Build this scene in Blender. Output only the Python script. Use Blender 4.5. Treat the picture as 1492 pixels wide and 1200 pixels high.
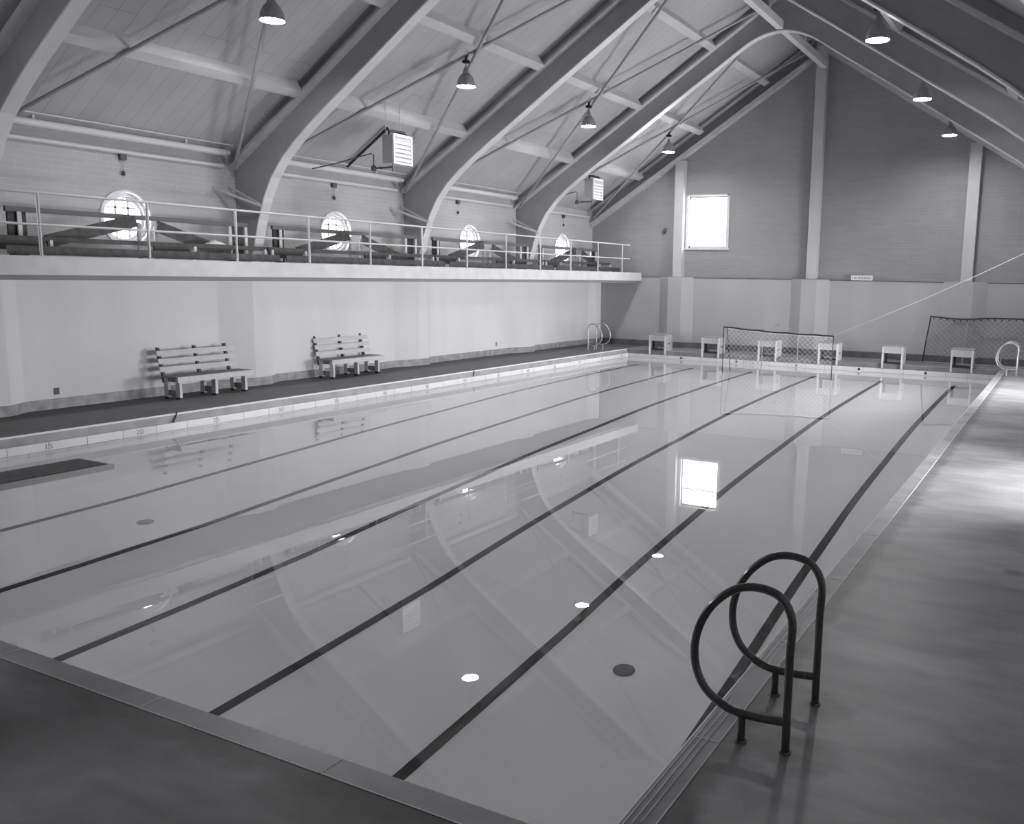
import bpy, bmesh, math, random
from mathutils import Vector, Matrix
random.seed(7)
for o in list(bpy.data.objects): bpy.data.objects.remove(o)
SC = bpy.context.scene
COL = SC.collection
PI = math.pi

# ------------------------------------------------------------------ camera
def make_camera():
    cx, cy, cz, yaw, pitch, roll, f, px, py = (13.830640, -3.425369, 2.809149, 0.473283, 0.154346, 0.017660, 1291.277061, 889.340822, 603.730318)
    fw = Vector((-math.sin(yaw)*math.cos(pitch), math.cos(yaw)*math.cos(pitch), -math.sin(pitch)))
    rt = Vector((math.cos(yaw), math.sin(yaw), 0)); up = rt.cross(fw)
    rt2 = rt*math.cos(roll)+up*math.sin(roll); up2 = -rt*math.sin(roll)+up*math.cos(roll)
    cam = bpy.data.cameras.new('camera'); ob = bpy.data.objects.new('camera', cam)
    COL.objects.link(ob)
    m = Matrix((rt2, up2, -fw)).transposed().to_4x4(); m.translation = Vector((cx, cy, cz))
    ob.matrix_world = m
    cam.sensor_fit = 'HORIZONTAL'; cam.sensor_width = 36
    cam.lens = f/1492*36
    cam.shift_x = (746-px)/1492; cam.shift_y = (py-600)/1492
    cam.clip_start = .05; cam.clip_end = 200
    SC.camera = ob
make_camera()

# ------------------------------------------------------------------ world, daylight through the windows, exposure
vs = SC.view_settings
vs.view_transform = 'Standard'; vs.look = 'None'; vs.gamma = 1; vs.use_curve_mapping = False
vs.exposure = 1.2
w = bpy.data.worlds.new('world'); SC.world = w; w.use_nodes = True
w.node_tree.nodes['Background'].inputs[0].default_value = (.95, .97, 1, 1)
w.node_tree.nodes['Background'].inputs[1].default_value = 2.0
COOL = (.99, .99, 1.012)
def daylight(name, loc, direction, sx, sy, radiance):
    l = bpy.data.lights.new(name, 'AREA'); l.shape = 'RECTANGLE'; l.size = sx; l.size_y = sy
    l.energy = radiance*sx*sy*PI; l.color = (.985, .985, 1)
    o = bpy.data.objects.new(name, l); COL.objects.link(o)
    o.location = loc
    o.rotation_euler = Vector(direction).to_track_quat('-Z', 'Y').to_euler()
    return o

# main dimensions (metres): water at z=0, pool left face x=0, y runs down the pool
XL, XR, XC = -2.56, 14.72, 6.08          # upper walls, ridge
YN, YF = -6.2, 26.82                     # end walls
DK = .287                                # deck level
ARCH = [4.9, 10.45, 16.0, 21.55]
WIN_Y = [7.86+5.56*k for k in range(-2, 4)]   # round windows
WZ = 3.76
def roofz(x): return 10.45-.64*abs(x-XC)      # top of the arch webs
CEIL = .30                                    # ceiling above that

# right wall glazed openings, round windows, far window
NEAR_WIN = []
RIGHT_OPEN = [(7.4, 10.3, .32, 1.45), (17.0, 22.3, .35, 2.95)]
for (a, b, z0, z1) in RIGHT_OPEN:
    daylight('daylight_right', (XR+.23, (a+b)/2, (z0+z1)/2), (-1, 0, 0), b-a, z1-z0, 21.0 if a < 12 else 13.5)
for y in WIN_Y:
    daylight('daylight_round', (XR+.5, y, WZ), (-1, 0, 0), .8, .8, 1.0)
    daylight('daylight_round', (XL-.5, y, WZ), (1, 0, 0), .9, .9, 70.0 if y < 4 else 34.0)
daylight('daylight_end', (2.1, YF+.5, 4.8), (0, -1, 0), 1.5, 1.75, 8.0)
for x in NEAR_WIN:
    daylight('daylight_near', (x, YN-.45, 3.9), (0, 1, 0), 2.0, 2.4, 24.0)

# ------------------------------------------------------------------ helpers
def g(v): return (v*COOL[0], v*COOL[1], min(1, v*COOL[2]), 1)
class Nt:
    def __init__(s, name):
        s.m = bpy.data.materials.new(name); s.m.use_nodes = True
        s.nt = s.m.node_tree; s.b = s.nt.nodes['Principled BSDF']; s.out = s.nt.nodes['Material Output']
    def n(s, t, **kw):
        x = s.nt.nodes.new(t)
        for k, v in kw.items(): setattr(x, k, v)
        return x
    def l(s, a, b): s.nt.links.new(a, b)
def plain(name, v, rough=.6, var=0, scale=6, metal=0, spec=None, bump=0, stretch=(1, 1, 1), lo=.35, hi=.65):
    t = Nt(name); b = t.b
    b.inputs['Base Color'].default_value = g(v); b.inputs['Roughness'].default_value = rough
    b.inputs['Metallic'].default_value = metal
    if spec is not None: b.inputs['Specular IOR Level'].default_value = spec
    if var or bump:
        tc = t.n('ShaderNodeTexCoord'); mp = t.n('ShaderNodeMapping'); mp.inputs['Scale'].default_value = stretch
        t.l(tc.outputs['Object'], mp.inputs[0])
        nz = t.n('ShaderNodeTexNoise'); nz.inputs['Scale'].default_value = scale; nz.inputs['Detail'].default_value = 6
        t.l(mp.outputs[0], nz.inputs['Vector'])
        if var:
            r = t.n('ShaderNodeValToRGB'); r.color_ramp.elements[0].position = lo; r.color_ramp.elements[1].position = hi
            r.color_ramp.elements[0].color = g(v*(1-var)); r.color_ramp.elements[1].color = g(min(1, v*(1+var)))
            t.l(nz.outputs['Fac'], r.inputs[0]); t.l(r.outputs[0], b.inputs['Base Color'])
        if bump:
            bp = t.n('ShaderNodeBump'); bp.inputs['Strength'].default_value = bump; bp.inputs['Distance'].default_value = .01
            t.l(nz.outputs['Fac'], bp.inputs['Height']); t.l(bp.outputs[0], b.inputs['Normal'])
    if name == 'galvanised_tube': b.inputs['Coat Weight'].default_value = 1; b.inputs['Coat Roughness'].default_value = .08
    return t.m
def bricky(name, v, axes, bw, rh, mortar, mv, var=.05, rough=.7, bump=.25, freq=2, off=.5, smooth=.1):
    """courses, boards or tiles: axes says which object axes run along and across the rows"""
    t = Nt(name); b = t.b; b.inputs['Roughness'].default_value = rough
    tc = t.n('ShaderNodeTexCoord'); sp = t.n('ShaderNodeSeparateXYZ'); cb = t.n('ShaderNodeCombineXYZ')
    t.l(tc.outputs['Object'], sp.inputs[0])
    t.l(sp.outputs[axes[0]], cb.inputs[0]); t.l(sp.outputs[axes[1]], cb.inputs[1])
    br = t.n('ShaderNodeTexBrick'); br.offset = off; br.offset_frequency = freq
    br.inputs['Scale'].default_value = 1; br.inputs['Brick Width'].default_value = bw; br.inputs['Row Height'].default_value = rh
    br.inputs['Mortar Size'].default_value = mortar; br.inputs['Mortar Smooth'].default_value = smooth
    br.inputs['Color1'].default_value = g(v*(1-var)); br.inputs['Color2'].default_value = g(min(1, v*(1+var)))
    br.inputs['Mortar'].default_value = g(mv)
    t.l(cb.outputs[0], br.inputs['Vector'])
    nz = t.n('ShaderNodeTexNoise'); nz.inputs['Scale'].default_value = .9; nz.inputs['Detail'].default_value = 7
    t.l(tc.outputs['Object'], nz.inputs['Vector'])
    r = t.n('ShaderNodeMapRange'); r.inputs['From Min'].default_value = .3; r.inputs['From Max'].default_value = .7
    r.inputs['To Min'].default_value = .93; r.inputs['To Max'].default_value = 1.04
    t.l(nz.outputs['Fac'], r.inputs['Value'])
    mx = t.n('ShaderNodeVectorMath', operation='SCALE'); t.l(br.outputs['Color'], mx.inputs[0]); t.l(r.outputs[0], mx.inputs['Scale'])
    t.l(mx.outputs[0], b.inputs['Base Color'])
    if bump:
        bp = t.n('ShaderNodeBump', invert=True); bp.inputs['Strength'].default_value = bump; bp.inputs['Distance'].default_value = .006
        t.l(br.outputs['Fac'], bp.inputs['Height']); t.l(bp.outputs[0], b.inputs['Normal'])
    return t.m
def emit(name, v, s):
    t = Nt(name); t.b.inputs['Base Color'].default_value = g(.9)
    t.b.inputs['Emission Color'].default_value = (1, 1, 1, 1); t.b.inputs['Emission Strength'].default_value = s
    return t.m

M = {}
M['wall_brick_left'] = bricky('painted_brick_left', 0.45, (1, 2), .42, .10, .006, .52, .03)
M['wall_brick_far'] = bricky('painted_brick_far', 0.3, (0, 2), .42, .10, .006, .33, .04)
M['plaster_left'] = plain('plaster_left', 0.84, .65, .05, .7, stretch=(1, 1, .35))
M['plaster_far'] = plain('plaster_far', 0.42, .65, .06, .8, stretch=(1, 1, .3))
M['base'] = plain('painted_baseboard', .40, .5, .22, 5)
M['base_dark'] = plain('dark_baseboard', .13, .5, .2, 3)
M['column'] = plain('column_paint', 0.5, .6, .04, 2)
M['ceiling'] = bricky('ceiling_boards', 0.43, (0, 1), 9.0, .31, .004, .24, .03, bump=.5, freq=3, off=.37)
M['arch'] = plain('arch_paint', 0.32, .45, .05, 3)
M['arch_soffit_lit'] = plain('arch_paint_lit', 0.66, .4, .03, 3)  # arch paint lightened: light on the inner faces is put into the colour
M['white'] = plain('white_paint', .66, .5, .05, 8)
M['timber'] = plain('painted_timber', 0.52, .6, .06, 5, stretch=(1, .2, 1))
M['rod'] = plain('brace_paint', .34, .5)
M['pipe'] = plain('pipe_paint', .62, .4)
M['black'] = plain('black_iron', .015, .5)
M['dark'] = plain('dark_wood', 0.05, .6, .35, 9)
M['darkpaint'] = plain('dark_paint', .10, .5)
M['bench'] = plain('bench_paint', .72, .5, .05, 10)
M['bench_edge'] = plain('bench_grey_paint', .30, .55, .15, 10)
M['rail'] = plain('rail_paint', .55, .35)
M['slab'] = plain('balcony_concrete', 0.6, .6, .06, 3)
M['tile'] = bricky('white_tile', 0.84, (1, 2), .61, .30, .006, .40, .05, rough=.25, bump=.2)
M['tile_far'] = bricky('white_tile_far', 0.7, (0, 2), .61, .30, .006, .40, .05, rough=.25, bump=.2)
M['curb'] = plain('curb_concrete', 0.36, .55, .14, 3.5)
M['block'] = plain('block_paint', .50, .5, .05, 8)
M['lip'] = plain('balcony_lip_shaded', .30, .6)  # darker than the slab: shade under its edge is put into the colour
M['curb_far'] = plain('curb_far_concrete', .20, .55, .14, 3.5)
M['curb_edge'] = plain('curb_edge', .75, .5)
M['lane'] = plain('black_tile', .018, .4)
M['basin'] = plain('basin_paint', 0.95, .6, .03, .5)
M['steel'] = plain('galvanised_tube', .035, .22, .3, 20, metal=0, spec=.9)
M['steel_light'] = plain('bright_tube', .55, .3, .1, 20, metal=.6)
M['lamp_metal'] = plain('lamp_enamel', 0.32, .35, .08, 12, metal=.3)
M['lamp_inner'] = emit('lit_lamp', .9, 150)
M['sign'] = plain('sign_white', .8, .5)
M['rope'] = plain('white_rope', .8, .7)
M['net_dark'] = plain('dark_cord', 0.15, .8)
M['net_white'] = plain('white_cord', .8, .7)
M['heater'] = plain('heater_enamel', .42, .45, .05, 8)
M['heater_white'] = plain('heater_white', .75, .4)
M['hill'] = plain('hill', .5, .9)

def concrete(name, v, dark, rough, sc=.6, wet=.22, pools=(), edges=()):
    """deck concrete: broad damp stains with shapes of their own, streaks and a fine grain"""
    t = Nt(name); b = t.b
    tc = t.n('ShaderNodeTexCoord')
    n1 = t.n('ShaderNodeTexNoise'); n1.inputs['Scale'].default_value = sc; n1.inputs['Detail'].default_value = 7; n1.inputs['Distortion'].default_value = .3
    n2 = t.n('ShaderNodeTexNoise'); n2.inputs['Scale'].default_value = 2.3; n2.inputs['Detail'].default_value = 8; n2.inputs['Distortion'].default_value = .4
    n3 = t.n('ShaderNodeTexNoise'); n3.inputs['Scale'].default_value = 60; n3.inputs['Detail'].default_value = 3
    mp = t.n('ShaderNodeMapping'); mp.inputs['Scale'].default_value = (.7, 1.6, 1)
    t.l(tc.outputs['Object'], mp.inputs[0])
    for n in (n1, n2): t.l(mp.outputs[0], n.inputs['Vector'])
    t.l(tc.outputs['Object'], n3.inputs['Vector'])
    r1 = t.n('ShaderNodeValToRGB'); r1.color_ramp.elements[0].position = .40; r1.color_ramp.elements[1].position = .58
    r1.color_ramp.elements[0].color = g(dark); r1.color_ramp.elements[1].color = g(v)
    t.l(n1.outputs['Fac'], r1.inputs[0])
    r2 = t.n('ShaderNodeMapRange'); r2.inputs['From Min'].default_value = .33; r2.inputs['From Max'].default_value = .6
    r2.inputs['To Min'].default_value = 1-wet; r2.inputs['To Max'].default_value = 1.06
    t.l(n2.outputs['Fac'], r2.inputs['Value'])
    r3 = t.n('ShaderNodeMapRange'); r3.inputs['To Min'].default_value = .9; r3.inputs['To Max'].default_value = 1.1
    t.l(n3.outputs['Fac'], r3.inputs['Value'])
    mm = t.n('ShaderNodeMath', operation='MULTIPLY'); t.l(r2.outputs[0], mm.inputs[0]); t.l(r3.outputs[0], mm.inputs[1])
    s = t.n('ShaderNodeVectorMath', operation='SCALE'); t.l(r1.outputs[0], s.inputs[0]); t.l(mm.outputs[0], s.inputs['Scale'])
    last = s.outputs[0]
    if pools or edges:
        # wet stains: ragged rings at the rail feet and ragged margins along the pool edging
        sep = t.n('ShaderNodeSeparateXYZ'); t.l(tc.outputs['Object'], sep.inputs[0])
        n4 = t.n('ShaderNodeTexNoise'); n4.inputs['Scale'].default_value = 5; n4.inputs['Detail'].default_value = 5
        t.l(tc.outputs['Object'], n4.inputs['Vector'])
        masks = []
        def soft(dist, r):
            a = t.n('ShaderNodeMath', operation='MULTIPLY_ADD'); t.l(n4.outputs['Fac'], a.inputs[0]); a.inputs[1].default_value = -2.2*r; t.l(dist, a.inputs[2])
            m = t.n('ShaderNodeMapRange'); t.l(a.outputs[0], m.inputs['Value']); m.inputs['From Min'].default_value = -.6*r; m.inputs['From Max'].default_value = .35*r
            m.inputs['To Min'].default_value = 1; m.inputs['To Max'].default_value = 0; masks.append(m.outputs[0])
        for (x, y, r) in pools:
            vd = t.n('ShaderNodeVectorMath', operation='DISTANCE'); cb = t.n('ShaderNodeCombineXYZ'); t.l(sep.outputs[0], cb.inputs[0]); t.l(sep.outputs[1], cb.inputs[1])
            t.l(cb.outputs[0], vd.inputs[0]); vd.inputs[1].default_value = (x, y, 0); soft(vd.outputs['Value'], r)
        for (ax, c, r) in edges:
            sb = t.n('ShaderNodeMath', operation='SUBTRACT'); t.l(sep.outputs[ax], sb.inputs[0]); sb.inputs[1].default_value = c
            ab = t.n('ShaderNodeMath', operation='ABSOLUTE'); t.l(sb.outputs[0], ab.inputs[0]); soft(ab.outputs[0], r)
        acc = masks[0]
        for m in masks[1:]:
            mx = t.n('ShaderNodeMath', operation='MAXIMUM'); t.l(acc, mx.inputs[0]); t.l(m, mx.inputs[1]); acc = mx.outputs[0]
        k = t.n('ShaderNodeMath', operation='MULTIPLY_ADD'); t.l(acc, k.inputs[0]); k.inputs[1].default_value = -.45; k.inputs[2].default_value = 1
        s2 = t.n('ShaderNodeVectorMath', operation='SCALE'); t.l(last, s2.inputs[0]); t.l(k.outputs[0], s2.inputs['Scale']); last = s2.outputs[0]
    t.l(last, b.inputs['Base Color'])
    b.inputs['Roughness'].default_value = rough
    bp = t.n('ShaderNodeBump'); bp.inputs['Strength'].default_value = .15; bp.inputs['Distance'].default_value = .004
    t.l(n3.outputs['Fac'], bp.inputs['Height']); t.l(bp.outputs[0], b.inputs['Normal'])
    return t.m
M['deck'] = concrete('deck_concrete', .37, .25, .42, pools=((12.67, .98, .20), (12.43, .98, .13), (12.67, 1.61, .16), (12.43, 1.61, .12), (13.6, 4.9, .09)), edges=((0, 12.36, .10),))
M['deck_near'] = concrete('deck_concrete_near', .29, .15, .5, edges=((1, -.40, .13),))
M['deck_far'] = concrete('deck_concrete_far', .26, .2, .5)
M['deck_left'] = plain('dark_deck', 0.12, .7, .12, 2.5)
M['coping'] = concrete('coping_concrete', .40, .33, .4, 1.2, .15)

def water_mat():
    t = Nt('pool_water'); t.nt.nodes.remove(t.b)
    gl = t.n('ShaderNodeBsdfGlass'); gl.inputs['IOR'].default_value = 1.333; gl.inputs['Roughness'].default_value = 0
    gl.inputs['Color'].default_value = (1, 1, 1, 1)
    t.l(gl.outputs[0], t.out.inputs['Surface'])
    return t.m
M['water'] = water_mat()
def pane_mat():
    t = Nt('window_glass'); t.nt.nodes.remove(t.b)
    tr = t.n('ShaderNodeBsdfTransparent'); gl = t.n('ShaderNodeBsdfGlossy'); gl.inputs['Roughness'].default_value = .02
    fr = t.n('ShaderNodeFresnel'); fr.inputs['IOR'].default_value = 1.45
    mx = t.n('ShaderNodeMixShader'); t.l(fr.outputs[0], mx.inputs[0]); t.l(tr.outputs[0], mx.inputs[1]); t.l(gl.outputs[0], mx.inputs[2])
    t.l(mx.outputs[0], t.out.inputs['Surface'])
    return t.m
M['glass'] = pane_mat()

class MB:
    """collects shapes, then links them as one mesh object"""
    def __init__(s): s.v = []; s.f = []; s.mi = []; s.sm = []; s.cur = 0
    def add(s, vs, fs, smooth=False):
        n = len(s.v); s.v += [tuple(v) for v in vs]
        for f in fs: s.f.append([n+i for i in f]); s.mi.append(s.cur); s.sm.append(smooth)
        return s
    def hexa(s, p):   # 8 points: bottom ring 0-3, top ring 4-7
        return s.add(p, [(3, 2, 1, 0), (4, 5, 6, 7), (0, 1, 5, 4), (1, 2, 6, 5), (2, 3, 7, 6), (3, 0, 4, 7)])
    def box(s, x0, x1, y0, y1, z0, z1):
        x0, x1 = min(x0, x1), max(x0, x1); y0, y1 = min(y0, y1), max(y0, y1); z0, z1 = min(z0, z1), max(z0, z1)
        return s.hexa([(x0, y0, z0), (x1, y0, z0), (x1, y1, z0), (x0, y1, z0), (x0, y0, z1), (x1, y0, z1), (x1, y1, z1), (x0, y1, z1)])
    def beam(s, a, b, w, h, up=(0, 0, 1)):
        a = Vector(a); b = Vector(b); d = (b-a).normalized(); u = Vector(up); r = d.cross(u).normalized(); u = r.cross(d)
        r = r*(w/2); u = u*(h/2)
        return s.hexa([a-r-u, a+r-u, b+r-u, b-r-u, a-r+u, a+r+u, b+r+u, b-r+u])
    def tube(s, pts, r, n=8, cap=True, closed=False):
        pts = [Vector(p) for p in pts]; N = len(pts); rings = []; ref = None
        for i, p in enumerate(pts):
            if closed: d = (pts[(i+1) % N]-pts[i-1]).normalized()
            else: d = (pts[min(i+1, N-1)]-pts[max(i-1, 0)]).normalized()
            if ref is None:
                ref = Vector((0, 0, 1)) if abs(d.z) < .9 else Vector((1, 0, 0))
            u = (ref-d*ref.dot(d)).normalized(); ref = u; v = d.cross(u)
            rr = r[i] if isinstance(r, (list, tuple)) else r
            rings.append([p+(u*math.cos(2*PI*k/n)+v*math.sin(2*PI*k/n))*rr for k in range(n)])
        vs = [q for R in rings for q in R]; fs = []
        for i in range(N if closed else N-1):
            j = (i+1) % N
            for k in range(n):
                fs.append((i*n+k, i*n+(k+1) % n, j*n+(k+1) % n, j*n+k))
        s.add(vs, fs, True)
        if cap and not closed: s.add(rings[0], [tuple(reversed(range(n)))]); s.add(rings[-1], [tuple(range(n))])
        return s
    def lathe(s, prof, c=(0, 0, 0), n=24, smooth=True):
        c = Vector(c); vs = []; fs = []
        for (r, z) in prof:
            for k in range(n): vs.append(c+Vector((r*math.cos(2*PI*k/n), r*math.sin(2*PI*k/n), z)))
        for i in range(len(prof)-1):
            for k in range(n): fs.append((i*n+k, i*n+(k+1) % n, (i+1)*n+(k+1) % n, (i+1)*n+k))
        return s.add(vs, fs, smooth)
    def build(s, name, mats, parent=None, kind=None, bevel=0, loc=None):
        me = bpy.data.meshes.new(name); me.from_pydata(s.v, [], s.f)
        if not isinstance(mats, (list, tuple)): mats = [mats]
        for m in mats: me.materials.append(M[m] if isinstance(m, str) else m)
        for p, i, q in zip(me.polygons, s.mi, s.sm): p.material_index = i; p.use_smooth = q
        me.update()
        o = bpy.data.objects.new(name, me); COL.objects.link(o)
        if parent is not None: o.parent = parent
        if kind: o['kind'] = kind
        if bevel:
            b = o.modifiers.new('bevel', 'BEVEL'); b.width = bevel; b.segments = 2; b.limit_method = 'ANGLE'
        return o
def tag(o, label, cat, group=None, kind=None):
    o['label'] = label; o['category'] = cat
    if group: o['group'] = group
    if kind: o['kind'] = kind
    return o
def thing(name, loc, label, cat, group=None, rz=0):
    o = bpy.data.objects.new(name, None); COL.objects.link(o); o.location = loc; o.rotation_euler = (0, 0, rz)
    o.empty_display_size = .1
    return tag(o, label, cat, group)
def copy_tree(o, parent=None):
    c = o.copy(); COL.objects.link(c)
    if parent is not None: c.parent = parent
    for ch in list(o.children): copy_tree(ch, c)
    return c
def textmesh(s, size, name, mat, parent=None, mw=None, depth=.002, xs=1.0):
    cu = bpy.data.curves.new(name, 'FONT'); cu.body = s; cu.size = size; cu.align_x = 'CENTER'; cu.align_y = 'CENTER'; cu.extrude = depth
    tmp = bpy.data.objects.new(name, cu); COL.objects.link(tmp)
    dg = bpy.context.evaluated_depsgraph_get(); dg.update()
    me = bpy.data.meshes.new_from_object(tmp.evaluated_get(dg))
    bpy.data.objects.remove(tmp)
    if mw is not None: me.transform(mw @ Matrix.Diagonal((xs, 1, 1, 1)))
    me.materials.clear(); me.materials.append(M[mat])
    o = bpy.data.objects.new(name, me); COL.objects.link(o)
    if parent is not None: o.parent = parent
    return o
def rowmat(xa, ya, za, loc):
    m = Matrix((xa, ya, za)).transposed().to_4x4(); m.translation = Vector(loc); return m
# ================================================================== THE SETTING
# pool rectangle at the water, nosing profile runs outward from it
PX0, PX1, PY0, PY1 = 0.0, 12.08, -.13, 24.87
def ringpts(off, z): return [(PX0-off, PY0-off, z), (PX1+off, PY0-off, z), (PX1+off, PY1+off, z), (PX0-off, PY1+off, z)]
def ring_strip(mb, o0, z0, o1, z1, sides=(0, 1, 2, 3)):
    a = ringpts(o0, z0); b = ringpts(o1, z1)
    for i in sides:
        j = (i+1) % 4
        mb.add([a[i], a[j], b[j], b[i]], [(0, 1, 2, 3)])
# sides: 0 near, 1 right, 2 far, 3 left
t1 = MB()
t1.cur = 0; ring_strip(t1, 0, -.30, 0, .135, (1, 3)); t1.cur = 1; ring_strip(t1, 0, -.30, 0, .135, (0, 2))
t1.cur = 2; ring_strip(t1, 0, .135, .045, .145, (0, 1, 3)); ring_strip(t1, .045, .145, .06, .262, (0, 1, 3))
t1.cur = 5; ring_strip(t1, 0, .135, .045, .145, (2,)); ring_strip(t1, .045, .145, .06, .262, (2,)); ring_strip(t1, .06, .262, .085, DK, (2,))
t1.cur = 3; ring_strip(t1, .06, .262, .085, DK, (0, 1, 3))
t1.cur = 4; ring_strip(t1, .085, DK, .245, DK+.001, (0, 1)); t1.cur = 3
for (xa, xb, ya, yb) in []: pass
curb = t1.build('trim_1', ['tile', 'tile_far', 'curb', 'curb_edge', 'coping', 'curb_far'], kind='structure')
# joints across the coping are thin raised grout lines
jt = MB()
for k in range(0, 17):
    y = .9+k*1.52
    jt.box(PX1+.086, PX1+.245, y, y+.008, DK, DK+.0035)
for k in range(0, 9):
    x = .7+k*1.42
    jt.box(x, x+.008, PY0-.245, PY0-.086, DK, DK+.0035)
jt.box(PX1+.238, PX1+.245, PY0, 24.8, DK, DK+.0035)
jt.box(0, PX1+.24, PY0-.245, PY0-.238, DK, DK+.0035)
jt.build('coping_joints', 'curb_edge', curb)
for (ya, yb) in ((-.12, 1.7), (1.8, 3.7)):      # worn bright streaks along the inner edge
    w_ = MB()
    for xo in (.10, .135, .17): w_.box(PX1+xo, PX1+xo+.006, ya+xo, yb-xo*2, DK+.001, DK+.0032)
    w_.build('worn_streak', 'curb_edge', curb)

# pool basin with the deep near end
PROF = [(PY0, 2.85), (3, 2.88), (5, 2.86), (6.5, 2.72), (8.7, 2.5), (10, 2.3), (12.9, 1.95), (15.8, 1.42), (18, 1.15), (20.5, .9), (23, .72), (PY1, .68)]
def depth(y):
    for (a, da), (b, db) in zip(PROF, PROF[1:]):
        if a <= y <= b: return da+(db-da)*(y-a)/(b-a)
    return PROF[-1][1]
bs = MB(); ys = [PY0+(PY1-PY0)*k/60 for k in range(61)]
for a, b in zip(ys, ys[1:]):
    da, db = depth(a), depth(b)
    bs.add([(PX0, a, -da), (PX1, a, -da), (PX1, b, -db), (PX0, b, -db)], [(0, 1, 2, 3)], True)
    bs.add([(PX0, a, -.3), (PX0, a, -da), (PX0, b, -db), (PX0, b, -.3)], [(0, 1, 2, 3)])
    bs.add([(PX1, b, -.3), (PX1, b, -db), (PX1, a, -da), (PX1, a, -.3)], [(0, 1, 2, 3)])
for y, s in ((PY0, 1), (PY1, -1)):
    d = depth(y); bs.add([(PX0, y, -.3), (PX1, y, -.3), (PX1, y, -d), (PX0, y, -d)], [(0, 1, 2, 3)])
basin = bs.build('pool_basin', 'basin', kind='structure')
for X in (1.13, 3.1, 5.1, 7.1, 9.1, 11.1):
    ln = MB(); ya, yb = .75, 23.35
    N = 50
    for k in range(N):
        a = ya+(yb-ya)*k/N; b = ya+(yb-ya)*(k+1)/N
        ln.add([(X-.06, a, -depth(a)+.006), (X+.06, a, -depth(a)+.006), (X+.06, b, -depth(b)+.006), (X-.06, b, -depth(b)+.006)], [(0, 1, 2, 3)], True)
    ln.build('lane_line', 'lane', basin)
for (x, y, r, m) in ((10.03, 4.41, .1, 'darkpaint'), (2.335, 4.485, .1, 'bench_edge')):
    MB().lathe([(r*1.15, 0), (r*1.15, .012), (r*.9, .02), (0.001, .02)], (x, y, -depth(y)), 24).build('drain_cover', m, basin)
wt = MB().add([(PX0, PY0, 0), (PX1, PY0, 0), (PX1, PY1, 0), (PX0, PY1, 0)], [(0, 1, 2, 3)]).build('pool_water', 'water')
tag(wt, 'still clear water filling the long indoor pool', 'water', kind='stuff')

# decks
fl = MB(); o = .245
fl.cur = 0   # right and far
fl.add([(PX1+o, YN, DK), (XR, YN, DK), (XR, YF, DK), (PX1+o, YF, DK)], [(0, 1, 2, 3)])
fl.cur = 4
fl.add([(PX0-.085, PY1+.085, DK), (PX1+o, PY1+.085, DK), (PX1+o, YF, DK), (PX0-.085, YF, DK)], [(0, 1, 2, 3)])
fl.cur = 0
fl.add([(PX1+.085, PY1-.01, DK-.0005), (PX1+o, PY1-.01, DK-.0005), (PX1+o, PY1+.09, DK-.0005), (PX1+.085, PY1+.09, DK-.0005)], [(0, 1, 2, 3)])
fl.cur = 1   # near
fl.add([(-3.2, YN, DK), (PX1+o, YN, DK), (PX1+o, PY0-o, DK), (-3.2, PY0-o, DK)], [(0, 1, 2, 3)])
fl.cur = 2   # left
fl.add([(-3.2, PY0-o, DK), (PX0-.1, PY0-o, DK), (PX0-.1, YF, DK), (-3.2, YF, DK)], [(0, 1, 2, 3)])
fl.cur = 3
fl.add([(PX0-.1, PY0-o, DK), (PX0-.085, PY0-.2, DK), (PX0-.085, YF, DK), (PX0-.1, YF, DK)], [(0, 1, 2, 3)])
fl.build('floor', ['deck', 'deck_near', 'deck_left', 'curb_edge', 'deck_far'], kind='structure')

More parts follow.
